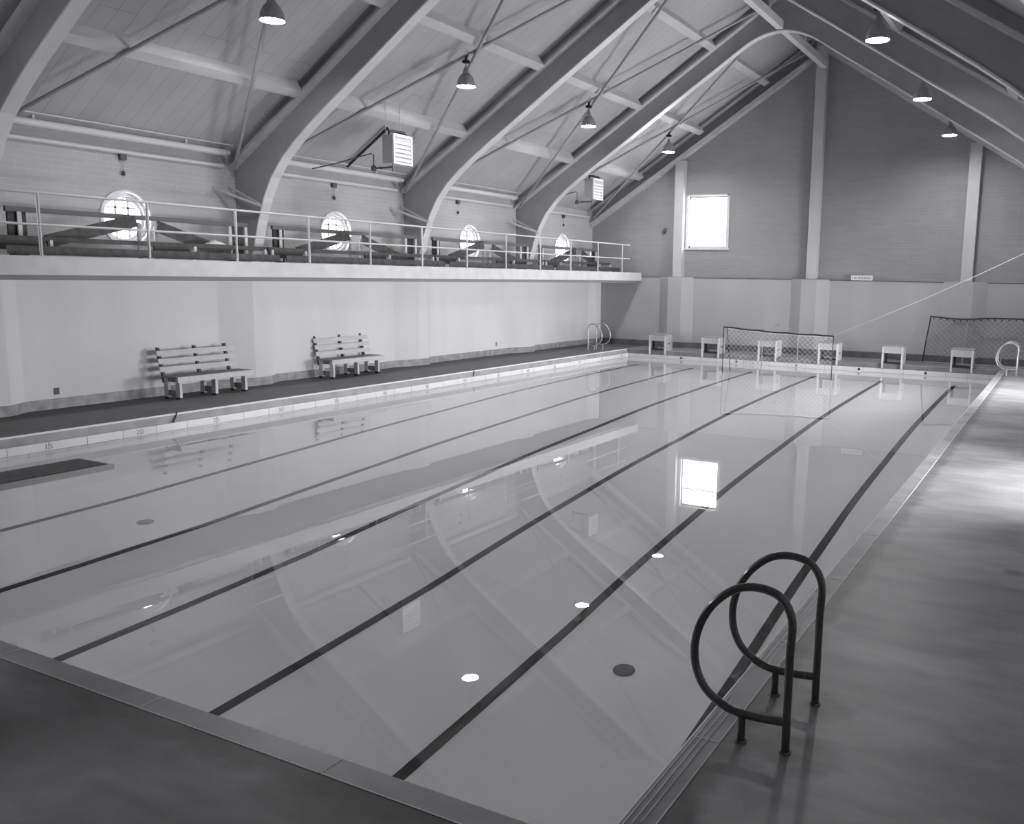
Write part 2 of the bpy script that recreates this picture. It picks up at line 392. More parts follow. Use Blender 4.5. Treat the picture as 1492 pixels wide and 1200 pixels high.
# ---- walls -------------------------------------------------------------
def wall_with_holes(mb, axis, c, u0, u1, z0, z1, holes, thick):
    """wall plane at axis=c spanning u (the other horizontal axis); holes: ('round',u,z,r) or ('rect',ua,ub,za,zb); reveals run `thick` outward"""
    def P(u, z, d=0): return (c+d, u, z) if axis == 'x' else (u, c+d, z)
    cuts = sorted(holes, key=lambda h: h[1]); edges = []
    for h in cuts:
        if h[0] == 'round': edges.append((h[1]-h[3]*1.3, h[1]+h[3]*1.3, h))
        else: edges.append((h[1], h[2], h))
    u = u0
    for a, b, h in edges:
        if a > u: mb.add([P(u, z0), P(a, z0), P(a, z1), P(u, z1)], [(0, 1, 2, 3)])
        if h[0] == 'rect':
            za, zb = h[3], h[4]
            mb.add([P(a, z0), P(b, z0), P(b, za), P(a, za)], [(0, 1, 2, 3)])
            mb.add([P(a, zb), P(b, zb), P(b, z1), P(a, z1)], [(0, 1, 2, 3)])
            q = [(a, za), (b, za), (b, zb), (a, zb)]
            for i in range(4):
                j = (i+1) % 4; mb.add([P(*q[i]), P(*q[j]), P(*q[j], thick), P(*q[i], thick)], [(0, 1, 2, 3)])
        else:
            uc, zc, r = h[1:]; n = 48; S = r*1.3
            mb.add([P(a, z0), P(b, z0), P(b, zc-S), P(a, zc-S)], [(0, 1, 2, 3)])
            mb.add([P(a, zc+S), P(b, zc+S), P(b, z1), P(a, z1)], [(0, 1, 2, 3)])
            for k in range(n):
                pr = []
                for t in (k, k+1):
                    an = 2*PI*t/n; cs, sn = math.cos(an), math.sin(an); q = S/max(abs(cs), abs(sn))
                    pr.append((uc+r*cs, zc+r*sn, uc+q*cs, zc+q*sn))
                (x1, y1, X1, Y1), (x2, y2, X2, Y2) = pr
                mb.add([P(x1, y1), P(X1, Y1), P(X2, Y2), P(x2, y2)], [(0, 1, 2, 3)])
                mb.add([P(x1, y1), P(x2, y2), P(x2, y2, thick), P(x1, y1, thick)], [(0, 1, 2, 3)], True)
        u = b
    if u < u1: mb.add([P(u, z0), P(u1, z0), P(u1, z1), P(u, z1)], [(0, 1, 2, 3)])
RW = .50
ztop = roofz(XL)+CEIL+.05
wl = MB(); wall_with_holes(wl, 'x', XL, YN, YF, 2.68, ztop, [('round', y, WZ, RW) for y in WIN_Y], -.30)
wl.cur = 1
# lower wall: plaster at x=-2.25 with chamfered pilasters under each arch
LOW = -2.25
prof = [(YN, LOW)]
for ya in [-.66]+ARCH:
    prof += [(ya-.85, LOW), (ya-.12, LOW+.23), (ya+.28, LOW+.23), (ya+.64, LOW)]
prof += [(26.0, LOW), (26.25, LOW+.2), (26.62, LOW+.2)]
for (a, xa), (b, xb) in zip(prof, prof[1:]):
    wl.add([(xa, a, DK), (xb, b, DK), (xb, b, 2.68), (xa, a, 2.68)], [(0, 1, 2, 3)])
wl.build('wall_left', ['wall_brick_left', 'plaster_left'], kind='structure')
def skirting(profile, z1, th, name, mat, nrm):
    b = MB(); q = [Vector((x, y, 0)) for x, y in profile]; off = []
    for i, p in enumerate(q):
        d = (q[min(i+1, len(q)-1)]-q[max(i-1, 0)]).normalized(); n = Vector((-d.y, d.x, 0))
        if n.dot(Vector(nrm)) < 0: n = -n
        off.append(p+n*th)
    for i in range(len(q)-1):
        a, c, e, f = q[i], q[i+1], off[i+1], off[i]
        b.add([(f.x, f.y, DK), (e.x, e.y, DK), (e.x, e.y, z1), (f.x, f.y, z1)], [(0, 1, 2, 3)])
        b.add([(f.x, f.y, z1), (e.x, e.y, z1), (c.x, c.y, z1+.012), (a.x, a.y, z1+.012)], [(0, 1, 2, 3)])
    return b.build(name, mat, kind='structure')
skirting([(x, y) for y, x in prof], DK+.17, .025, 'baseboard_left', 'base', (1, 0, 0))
# far wall
ZL = 2.83
fw = MB()
gable_l, gable_r, rz = roofz(XL)+CEIL, roofz(XR)+CEIL, roofz(XC)+CEIL
wx0, wx1, wz0, wz1 = 1.32, 2.86, 3.88, 5.70
wall_with_holes(fw, 'y', YF, XL, XR, ZL, gable_l, [], .3) if False else None
def gz(x): return roofz(x)+CEIL+.03
def quad(mb, x0, x1, z0, z1=None, y=YF):
    mb.add([(x0, y, z0), (x1, y, z0), (x1, y, gz(x1) if z1 is None else z1), (x0, y, gz(x0) if z1 is None else z1)], [(0, 1, 2, 3)])
quad(fw, XL, wx0, ZL-.05); quad(fw, wx0, wx1, ZL-.05, wz0); quad(fw, wx0, wx1, wz1); quad(fw, wx1, XC, ZL-.05); quad(fw, XC, XR, ZL-.05)
q = [(wx0, wz0), (wx1, wz0), (wx1, wz1), (wx0, wz1)]
for i in range(4):
    (a, b), (c, d) = q[i], q[(i+1) % 4]
    fw.add([(a, YF, b), (c, YF, d), (c, YF+.3, d), (a, YF+.3, b)], [(0, 1, 2, 3)])
fw.cur = 1
COLX = [1.08, 5.98, 10.88]
YLW = 26.62
pf = [(LOW, YLW)]
for x in COLX: pf += [(x-.68, YLW), (x-.28, YLW-.2), (x+.24, YLW-.2), (x+.64, YLW)]
pf += [(XR, YLW)]
for (a, ya), (b, yb) in zip(pf, pf[1:]):
    fw.add([(a, ya, DK), (b, yb, DK), (b, yb, ZL), (a, ya, ZL)], [(0, 1, 2, 3)])
    fw.add([(a, ya, ZL), (b, yb, ZL), (b, YF, ZL+.01), (a, YF, ZL+.01)], [(0, 1, 2, 3)])
fw.cur = 2; fw.box(XL, XR, YLW-.01, YLW+.05, ZL-.028, ZL+.004)
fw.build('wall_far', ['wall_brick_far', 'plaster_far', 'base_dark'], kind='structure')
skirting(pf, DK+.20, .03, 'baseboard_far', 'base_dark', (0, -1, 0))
# right wall with glazed openings and round windows, near wall
wr = MB()
holes = [('rect', a, b, z0, z1) for a, b, z0, z1 in RIGHT_OPEN]
wall_with_holes(wr, 'x', XR, YN, YF, DK, 3.0, holes, .3)
wall_with_holes(wr, 'x', XR, YN, YF, 3.0, ztop, [('round', y, WZ, RW) for y in WIN_Y], .3)
wr.build('wall_right', 'plaster_left', kind='structure')
nw = MB()
NZ0, NZ1 = 2.7, 5.1
xs = [XL-.7] + [v for x in NEAR_WIN for v in (x-1, x+1)] + [XR]
for k in range(len(xs)-1):
    if k % 2 == 0:
        if xs[k] < XC < xs[k+1]: quad(nw, xs[k], XC, DK, y=YN); quad(nw, XC, xs[k+1], DK, y=YN)
        else: quad(nw, xs[k], xs[k+1], DK, y=YN)
    else: quad(nw, xs[k], xs[k+1], DK, NZ0, y=YN); quad(nw, xs[k], xs[k+1], NZ1, y=YN)
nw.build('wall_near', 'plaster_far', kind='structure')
# ceiling: two boarded slopes, 12 cm thick
ce = MB()
for x0, x1 in ((XL-.1, XC), (XC, XR+.1)):
    a, b = roofz(x0)+CEIL, roofz(x1)+CEIL
    ce.hexa([(x0, YN, a), (x1, YN, b), (x1, YF+.35, b), (x0, YF+.35, a), (x0, YN, a+.12), (x1, YN, b+.12), (x1, YF+.35, b+.12), (x0, YF+.35, a+.12)])
ce.build('ceiling', 'ceiling', kind='structure')
# columns on the far wall (plain, running up to the rafters)
n = 0
for i, x in enumerate(COLX):
    zt = roofz(x)-.33 if i != 1 else roofz(XC)-.12
    c = MB().box(x-.17, x+.17, YF-.27, YF-.001, ZL+.012, zt).build('trim_%d' % (i+2), 'column', kind='structure')

# ---- windows -----------------------------------------------------------
def round_window(i, y, side):
    c = XL if side < 0 else XR; s = side
    wroot = MB()
    n = 48
    def ring(mb, r0, r1, xa, xb):
        vs = []; fs = []
        for k in range(n):
            an = 2*PI*k/n; cs, sn = math.cos(an), math.sin(an)
            for (r, x) in ((r0, xa), (r1, xa), (r1, xb), (r0, xb)): vs.append((x, y+r*cs, WZ+r*sn))
        for k in range(n):
            j = (k+1) % n
            for m in range(4): fs.append((k*4+m, k*4+(m+1) % 4, j*4+(m+1) % 4, j*4+m))
        mb.add(vs, fs, False)
    ring(wroot, RW, RW+.035, c-.012*s*-1*-1, c+.03*s*-1)        # flat trim ring on the wall face
    ring(wroot, .44, RW+.002, c+.06*s, c+.12*s)
    o = wroot.build('window_%d' % i, 'white', kind='structure')
    fr = MB(); ring(fr, .385, .445, c+.10*s, c+.15*s); fo = fr.build('window_frame', 'white', o)
    mn = MB(); xm = c+.125*s; R = .39
    for dy in (-.13, .13): h = math.sqrt(R*R-dy*dy); mn.box(xm-.012, xm+.012, y+dy-.023, y+dy+.023, WZ-h, WZ+h)
    for dz in (-.20, -.0, .20): h = math.sqrt(R*R-dz*dz); mn.box(xm-.012, xm+.012, y-h, y+h, WZ+dz-.02, WZ+dz+.02)
    mn.build('muntins', 'white', fo)
    gp = MB(); gp.add([(c+.13*s, y+.39*math.cos(2*PI*k/n), WZ+.39*math.sin(2*PI*k/n)) for k in range(n)], [tuple(range(n))])
    gp.build('window_pane', 'glass', o)
for i, y in enumerate(WIN_Y[2:]): round_window(i+1, y, -1)
for i in (0, 1): round_window(15+i, WIN_Y[i], -1); round_window(17+i, WIN_Y[i], 1)
for i, y in enumerate(WIN_Y[2:]): round_window(i+6, y, 1)
# the tall window in the far wall
W5 = MB()
W5.box(wx0-.05, wx0+.05, YF-.03, YF+.03, wz0-.05, wz1+.03); W5.box(wx1-.05, wx1+.05, YF-.03, YF+.03, wz0-.05, wz1+.03)
W5.box(wx0-.05, wx1+.05, YF-.03, YF+.03, wz1, wz1+.05); W5.box(wx0-.08, wx1+.08, YF-.06, YF+.06, wz0-.06, wz0)
w5 = W5.build('window_5', 'white', kind='structure')
F = MB(); yy = YF+.14
F.box(wx0, wx0+.07, yy, yy+.05, wz0, wz1); F.box(wx1-.07, wx1, yy, yy+.05, wz0, wz1)
F.box(wx0, wx1, yy, yy+.05, wz0, wz0+.07); F.box(wx0, wx1, yy, yy+.05, wz1-.06, wz1)
F.box(wx0, wx1, yy-.01, yy+.04, wz0+1.14, wz0+1.18)
f5 = F.build('window_frame', 'white', w5)
mu = MB()
for k in (1, 2, 3): x = wx0+.07+(wx1-wx0-.14)*k/4; mu.box(x-.007, x+.007, yy+.01, yy+.03, wz0, wz1)
for z in (wz0+.58, wz0+1.5): mu.box(wx0, wx1, yy+.01, yy+.03, z-.008, z+.008)
mu.build('muntins', 'rail', f5)
MB().add([(wx0, yy+.025, wz0), (wx1, yy+.025, wz0), (wx1, yy+.025, wz1), (wx0, yy+.025, wz1)], [(0, 1, 2, 3)]).build('window_pane', 'glass', w5)
# glazing of the openings in the right wall
for i, (a, b, z0, z1) in enumerate(RIGHT_OPEN):
    d = MB(); x = XR+.18
    nb = max(3, int((b-a)/.9)+1)
    for k in range(nb+1): y = a+(b-a)*k/nb; d.box(x-.03, x+.03, y-.03, y+.03, z0, z1)
    for z in (z0+.03, (z0+z1)/2, z1-.03): d.box(x-.03, x+.03, a, b, z-.03, z+.03)
    wd = d.build('window_%d' % (11+i), 'white', kind='structure')
    MB().add([(x, a, z0), (x, b, z0), (x, b, z1), (x, a, z1)], [(0, 1, 2, 3)]).build('window_pane', 'glass', wd)

for i, x in enumerate(NEAR_WIN):
    d = MB(); y = YN-.1
    for k in range(5): d.box(x-1+.5*k-.02, x-1+.5*k+.02, y-.02, y+.02, NZ0, NZ1)
    for k in range(5): z = NZ0+(NZ1-NZ0)*k/4; d.box(x-1, x+1, y-.02, y+.02, z-.02, z+.02)
    wd = d.build('window_%d' % (13+i), 'white', kind='structure')
    MB().add([(x-1, y, NZ0), (x+1, y, NZ0), (x+1, y, NZ1), (x-1, y, NZ1)], [(0, 1, 2, 3)]).build('window_pane', 'glass', wd)
# ================================================================== ROOF STRUCTURE
def arch_inner():
    L = [(-2.12-.04, .3), (-2.13, 2.4), (-2.12, 3.0), (-1.85, 3.89), (-1.66, 4.35), (-1.42, 4.76), (-1.08, 5.15), (-.70, 5.47), (-.2, 5.83), (.36, 6.2)]
    out = list(L)
    out += [(2.3, 7.47), (4.3, 8.76)]
    a = 5.0; za = 9.22
    n = 12
    for k in range(1, n):            # crown: parabola between the two straight legs
        x = a+(XC-a)*2*k/n; t = (x-XC)/(XC-a)
        out.append((x, 9.57-(9.57-za)*t*t*1.0))
    out.insert(len(L)+2, (a, za))
    right = [(2*XC-x, z) for x, z in reversed(out[:len(L)+3])]
    return out+right
AI = arch_inner()
def outer(x):
    return roofz(x)
def make_arch(y, label, i):
    th = .10
    root = thing('roof_arch', (0, y+.10, 0), label, 'arch', 'arches spanning the pool hall')
    inner = AI
    web = MB(); sof = MB()
    # matching outer points: vertical up the wall, then along the roof line
    outp = []
    for (x, z) in inner:
        if z < 4.7 and x < XC: outp.append((XL+.004, z))
        elif z < 4.7: outp.append((XR-.004, z))
        elif x <= XC:
            t = min(1, max(0, (x+1.5)/(1.9))); xo = XL+.004+(x-(XL+.004))*min(1, max(0, (x+1.45)/1.3)); outp.append((xo, roofz(xo)))
        else:
            xm = 2*XC-x; xo = XL+.004+(xm-(XL+.004))*min(1, max(0, (xm+1.45)/1.3)); outp.append((2*XC-xo, roofz(xo)))
    for s in (-1, 1):
        for k in range(len(inner)-1):
            a, b = inner[k], inner[k+1]; c, d = outp[k+1], outp[k]
            q = [(a[0], s*th, a[1]), (b[0], s*th, b[1]), (c[0], s*th, c[1]), (d[0], s*th, d[1])]
            web.add(q if s < 0 else q[::-1], [(0, 1, 2, 3)])
            if k < 1: pass
    # ridge fill
    web.add([(outp[k][0], -th, outp[k][1]) for k in range(len(outp))] [:1]*3, [(0, 1, 2)]) if False else None
    web.build('arch_web', 'arch', root)
    for k in range(len(inner)-1):
        a, b = inner[k], inner[k+1]
        e = .02
        sof.add([(a[0], -th-e, a[1]), (b[0], -th-e, b[1]), (b[0], th+e, b[1]), (a[0], th+e, a[1])], [(0, 1, 2, 3)], True)
        dx, dz = b[0]-a[0], b[1]-a[1]; L = math.hypot(dx, dz); nx, nz = -dz/L*.03, dx/L*.03
        for s in (-1, 1):
            sof.add([(a[0], s*(th+e), a[1]), (b[0], s*(th+e), b[1]), (b[0]+nx, s*(th+e), b[1]+nz), (a[0]+nx, s*(th+e), a[1]+nz)], [(0, 1, 2, 3)], True)
    sof.build('arch_flange', 'arch_soffit_lit', root)
    rf = MB()
    for sgn in (-1, 1):
        xa, xb = (XL+.05, XC) if sgn < 0 else (XR-.05, XC)
        za, zb = roofz(xa), roofz(xb)
        for (s0, s1) in ((-.28, .28),):
            rf.hexa([(xa, s0, za), (xb, s0, zb), (xb, s1, zb), (xa, s1, za), (xa, s0, za+.07), (xb, s0, zb+.07), (xb, s1, zb+.07), (xa, s1, za+.07)])
            rf.hexa([(xa, -.1, za+.068), (xb, -.1, zb+.068), (xb, .1, zb+.068), (xa, .1, za+.068), (xa, -.1, za+CEIL-.003), (xb, -.1, zb+CEIL-.003), (xb, .1, zb+CEIL-.003), (xa, .1, za+CEIL-.003)])
    rf.build('rafter', 'timber', root)
    return root
ALAB = ['painted arch nearest the camera, cut by the top left corner', 'second arch from the camera, its foot left of the second round window',
        'third arch from the camera, its foot between the second and third round windows', 'farthest full arch, its whole rounded crown in view']
for i, y in enumerate(ARCH): make_arch(y, ALAB[i], i)

# purlins: one per bay and row; ridge beams with wire hangers
BAYS = [(-.66, 4.9), (4.9, 10.45), (10.45, 16.0), (16.0, 21.55), (21.55, 26.5)]
BN = ['', 'the leftmost roof bay', 'the second roof bay', 'the third roof bay', 'the farthest roof bay']
def roof_bar(x, w, h, ya, yb):
    """bar lying under the ceiling at x, w along the slope, h deep"""
    s = -1 if x < XC else 1
    m = MB(); sl = .64*(-s)
    dx = w/2/math.sqrt(1+.64*.64)
    x0, x1 = x-dx, x+dx
    z0, z1 = roofz(x0)+CEIL-.004, roofz(x1)+CEIL-.004
    hx = -(-s)*0
    n = Vector((s*-.54*-1, 0, 1)).normalized()
    n = Vector((.539*s*-1*-1, 0, .842)); n = Vector((.539*(-1 if x < XC else 1), 0, .842))
    d = n*(-h)
    P = [(x0+d.x, z0+d.z), (x1+d.x, z1+d.z), (x1, z1), (x0, z0)]
    m.hexa([(P[0][0], ya, P[0][1]), (P[1][0], ya, P[1][1]), (P[1][0], yb, P[1][1]), (P[0][0], yb, P[0][1]),
            (P[3][0], ya, P[3][1]), (P[2][0], ya, P[2][1]), (P[2][0], yb, P[2][1]), (P[3][0], yb, P[3][1])])
    return m
RN = {-.5: 'lowest left roof purlin', 1.78: 'middle left roof purlin', 4.06: 'upper left roof purlin', 8.1: 'upper right roof purlin', 10.38: 'middle right roof purlin', 12.66: 'lowest right roof purlin'}
for bi, (ya, yb) in enumerate(BAYS):
    if bi == 0: continue
    for x in (-.5, 1.78, 4.06, 8.1, 10.38, 12.66):
        if x > XC and bi < 2: continue
        o = roof_bar(x, .21, .25, ya+.385, yb-.185 if bi < 4 else 26.44).build('purlin', 'timber')
        tag(o, '%s, running lengthwise in %s' % (RN[x], BN[bi]), 'beam', 'roof purlins')
    if bi >= 2:
        rb = thing('ridge_beam', (XC, (ya+yb)/2, 9.62), 'pale ridge beam hung on thin wires in %s' % BN[bi], 'beam', 'hung ridge beams')
        y0, y1 = ya+.21-(ya+yb)/2, (yb-.005 if bi < 4 else 26.53)-(ya+yb)/2
        MB().box(-.09, .09, y0, y1, 0, .22).build('beam', 'white', rb)
        for t in (.18, .5, .82):
            yy = y0+(y1-y0)*t
            zt = roofz(XC)+CEIL-9.62
            for dy in (-.25, .25): MB().tube([(0, yy, .2), (.0, yy+dy, zt-.02)], .012, 5).build('hanger_wire', 'white', rb)
# crossed wind braces on the left and right slopes
def brace(bi, xa, ya, xb, yb, lab, off=-.05):
    m = MB()
    m.tube([(xa, ya, roofz(xa)+off), (xb, yb, roofz(xb)+off)], .038, 8)
    o = m.build('wind_brace', 'rod'); tag(o, lab, 'brace', 'crossed roof braces')
for bi, (ya, yb) in enumerate(BAYS):
    if bi == 0: continue
    a, b = ya+.42, (yb-.22 if bi < 4 else 26.40)
    brace(bi, -2.3, a, 5.85, b, 'thin round brace rising leftmost-low to right in %s' % BN[bi])
    brace(bi, -2.3, b, 5.85, a, 'thin round brace rising toward the camera in %s' % BN[bi], -.13)
# rafter along the far wall with its dark gap
o = MB()
for xa, xb in ((XL+.02, XC), (XC, XR-.02)):
    za, zb = roofz(xa)-.31, roofz(xb)-.31
    o.hexa([(xa, 26.56, za), (xb, 26.56, zb), (xb, YF-.002, zb), (xa, YF-.002, za), (xa, 26.56, za+.17), (xb, 26.56, zb+.17), (xb, YF-.002, zb+.17), (xa, YF-.002, za+.17)])
o = o.build('end_rafter', 'timber'); tag(o, 'painted rafter pair following the gable along the far brick wall', 'rafter')

# steam pipes along the top of the left wall, per bay
for bi, (ya, yb) in enumerate(BAYS):
    if bi == 0: continue
    a, b = ya+.5, (yb-.45 if bi < 4 else 26.3)
    if bi < 4:
        r = thing('steam_pipe', (-2.30, a, 5.25), 'thick painted pipe under the eave in %s' % BN[bi], 'pipe', 'thick eave pipes')
        MB().tube([(0, 0, 0), (0, b-a, 0), (0, b-a+.12, 0)], [.07, .07, .045], 12).build('pipe', 'pipe', r)
        for t in (.15, .8): MB().box(-.015, .015, (b-a)*t-.02, (b-a)*t+.02, .06, .135).build('hanger', 'rail', r)
    o = MB().tube([(XL+.055, ya+.45, 5.0), (XL+.055, b+.1, 5.0)], .045, 10).build('wall_pipe', 'pipe')
    tag(o, 'thin painted pipe along the brick wall top in %s' % BN[bi], 'pipe', 'thin wall pipes')
    if bi < 4:
        o = MB().tube([(-2.15, ya+.45, 5.40), (-2.15, b+.1, 5.40)], .014, 6).build('conduit', 'pipe')
        tag(o, 'very thin conduit above the thick pipe in %s' % BN[bi], 'conduit', 'eave conduits')
    # pull switch hanging on the wall
    yy = [7.84, 13.36, 18.37, 24.57][bi-1]
    r = thing('pull_switch', (XL+.03, yy, 4.55), 'small dark switch box with pull cord above the round window, %s' % BN[bi], 'switch', 'pull switches')
    MB().box(-.025, .05, -.065, .065, .30, .42).build('switch_box', 'darkpaint', r)
    MB().tube([(.02, 0, .3), (.02, 0, .08)], .006, 5).build('pull_cord', 'rod', r)
    MB().lathe([(.001, 0), (.03, .02), (.035, .06), (.012, .10), (.001, .1)], (.02, 0, 0), 10).build('pull_knob', 'darkpaint', r)
# stays from the wall to each arch leg
for i, y in enumerate(ARCH[1:]):
    m = MB(); m.beam((XL+.01, y-.58, 4.52), (-1.58, y-.17, 4.16), .03, .05); m.beam((XL+.01, y-.17, 4.60), (-1.62, y-.2, 4.2), .03, .04)
    o = m.build('arch_stay', 'rail'); tag(o, 'thin stay bars tying the %s arch leg to the brick wall' % ['second', 'third', 'fourth'][i], 'brace', 'arch stays')

# ---- hanging lamps -----------------------------------------------------
def make_lamp(loc, label):
    r = thing('pendant_lamp', loc, label, 'lamp', 'pendant lamps under the roof')
    MB().lathe([(.205, 0), (.212, .004), (.205, .02), (.196, .09), (.17, .17), (.13, .235), (.085, .275), (.035, .287), (.001, .288)], n=28); sh = None
    sh = MB().lathe([(.205, 0), (.212, .004), (.205, .02), (.196, .09), (.17, .17), (.13, .235), (.085, .275), (.035, .287), (.001, .288)], n=28).build('lamp_shade', 'lamp_metal', r)
    MB().lathe([(.20, .003), (.185, .10), (.15, .18), (.08, .25), (.001, .262)], n=28).build('shade_lining', 'sign', sh)
    MB().lathe([(.001, .018), (.12, .02), (.196, .03)], n=28).build('lit_glass', 'lamp_inner', sh)
    ck = MB()
    for k in range(6):
        an = PI*k/3; ck.tube([(.075*math.cos(an), .075*math.sin(an), .28), (.035*math.cos(an), .035*math.sin(an), .40)], .008, 5)
    ck.lathe([(.03, .28), (.03, .42), (.018, .43)], n=10); ck.build('wire_neck', 'lamp_metal', r)
    MB().tube([(0, 0, .42), (0, 0, .50)], .014, 8).build('stem', 'rod', r)
    jb = MB(); jb.box(-.05, .05, -.05, .05, .49, .56); jb.tube([(-.09, 0, .53), (.09, 0, .51)], .03, 8); jb.tube([(0, 0, .55), (.01, 0, .64)], .032, 8); jb.tube([(.01, 0, .62), (.06, 0, .655)], .02, 8)
    jb.build('junction_box', 'black', r)
    MB().tube([(.02, 0, .62), (.06, 0, .68), (.03, 0, .76), (-.01, 0, .74)], .008, 6).build('hook', 'rod', r)
    return r
LP = [((1.66, 7.78, 6.90), 'lit pendant lamp at the top left, nearest the camera'), ((1.66, 13.13, 6.86), 'lit pendant lamp beside the big louvred heater'),
      ((1.68, 18.68, 6.86), 'lit pendant lamp over the third round window bay'), ((1.66, 24.2, 6.88), 'lit pendant lamp left of the far wall window, last in its row'),
      ((10.44, 13.2, 6.97), 'largest of the three lit pendant lamps at the upper right'), ((10.40, 18.75, 6.96), 'middle of the three lit pendant lamps at the upper right'),
      ((10.36, 24.25, 6.95), 'smallest of the three lit pendant lamps at the upper right, lowest in the photo')]
l0 = make_lamp(*LP[0])
for loc, lab in LP[1:]:
    c = copy_tree(l0); c.location = loc; c['label'] = lab

# ---- unit heaters ------------------------------------------------------
def make_heater(loc, label):
    r = thing('unit_heater', loc, label, 'heater', 'louvred unit heaters')      # origin: front lower near corner, faces +x
    W, H, D = .65, .66, .36
    b = MB(); b.box(-D, -.03, .02, W-.02, .015, H-.015); b.build('casing', 'heater', r, bevel=.012)
    fr = MB(); t = .045
    fr.box(-.05, 0, 0, t, 0, H); fr.box(-.05, 0, W-t, W, 0, H); fr.box(-.05, 0, t, W-t, 0, t); fr.box(-.05, 0, t, W-t, H-t, H)
    ff = fr.build('front_frame', 'heater_white', r, bevel=.006)
    MB().box(-.06, -.055, t, W-t, t, H-t).build('dark_core', 'black', r)
    lv = MB()
    for k in range(6):
        z = t+.03+k*.094
        if k == 5: lv.box(-.05, -.008, t, W-t, z+.055, z+.068); continue
        lv.hexa([(-.05, t, z+.01), (-.006, t, z), (-.006, W-t, z), (-.05, W-t, z+.01), (-.05, t, z+.05), (-.006, t, z+.046), (-.006, W-t, z+.046), (-.05, W-t, z+.05)])
    for k in range(0):
        z = t+.02+k*.092
        lv.hexa([(-.055, t, z+.05), (-.012, t, z), (-.012, W-t, z), (-.055, W-t, z+.05), (-.055, t, z+.06), (-.004, t, z+.045), (-.004, W-t, z+.045), (-.055, W-t, z+.06)])
    lv.build('louvres', 'heater_white', ff)
    mo = MB(); 
    mo.tube([(-D, W/2, H*.5), (-D-.10, W/2, H*.5), (-D-.14, W/2, H*.5)], [.11, .10, .05], 16); mo.build('fan_motor', 'heater', r)
    p = MB(); p.tube([(-D*.6, .1, H), (-D*.6, .1, H+.07), (-D*.5, .25, H+.08), (-.08, .45, H+.06), (-.04, .47, H+.0)], .035, 8); p.build('top_pipe', 'black', r)
    q = MB(); q.tube([(-.12, .08, .0), (-.12, .08, -.16)], .014, 6); q.tube([(-.12, .08, -.07), (-.62, .02, -.09)], .022, 8)
    q.lathe([(.001, -.15), (.06, -.14), (.065, -.07), (.04, -.02), (.001, -.01)], (-.62, .02, 0), 12)
    q.lathe([(.001, -.12), (.035, -.11), (.035, -.06), (.001, -.05)], (-.42, .03, 0), 10)
    q.tube([(-.62, .02, -.02), (-.62, .02, .22), (-.68, .0, .24), (-1.5, -.35, .0), (-2.0, -.5, -.1)], .014, 6); q.build('steam_trap', 'darkpaint', r)
    for (hx, hy) in ((-.30, .08), (-.30, W-.08)):
        zt = roofz(loc[0]+hx)+CEIL-loc[2]-.01
        MB().tube([(hx, hy, H-.02), (hx, hy, zt)], .009, 6).build('hanger_rod', 'rod', r)
    return r
h0 = make_heater((0, 12.66, 5.25), 'larger louvred heater hung below the roof over the second round window')
h1 = copy_tree(h0); h1.location = (0, 22.14, 5.25); h1['label'] = 'smaller louvred heater farther off, above the fourth round window'
# dark supply pipe running down the roof behind the nearer heater
for (y, lab) in ((13.5, 'dark supply pipe down the roof slope beside the larger heater'), (26.2, 'dark pipe down the roof slope against the far gable')):
    x0, x1 = (-2.2, -.9) if y < 20 else (-2.3, 5.7)
    o = MB().tube([(x0, y, roofz(x0)+CEIL-.09), (x1, y, roofz(x1)+CEIL-.09)], .035, 8).build('supply_pipe', 'black' if y < 20 else 'darkpaint'); tag(o, lab, 'pipe')
# ================================================================== BALCONY
sl = MB(); sl.box(XL+.002, -.36, YN+.01, 26.60, 2.68, 2.972); sl.build('balcony_slab', 'slab', kind='structure')
MB().box(XL+.31+.06, -.44, YN+.01, 26.4, 2.60, 2.679).build('balcony_lip', 'lip', kind='structure')
rl = thing('balcony_railing', (-.41, 4.94, 2.97), 'long two-bar pipe railing on the balcony edge', 'railing')
for k in range(-1, 12):
    MB().tube([(0, k*1.832, 0), (0, k*1.832, .95)], .024, 8).build('post', 'rail', rl)
MB().tube([(0, -3.2, .96), (0, 20.75, .96)], .022, 8).build('top_rail', 'rail', rl)
MB().tube([(0, -3.2, .48), (0, 20.75, .48)], .02, 8).build('middle_rail', 'rail', rl)
BL = ['nearest the camera', 'in front of the second round window', 'in front of the third round window', 'in front of the fourth round window']
BL2 = ['leftmost balcony bay', 'second balcony bay', 'third balcony bay', 'farthest balcony bay']
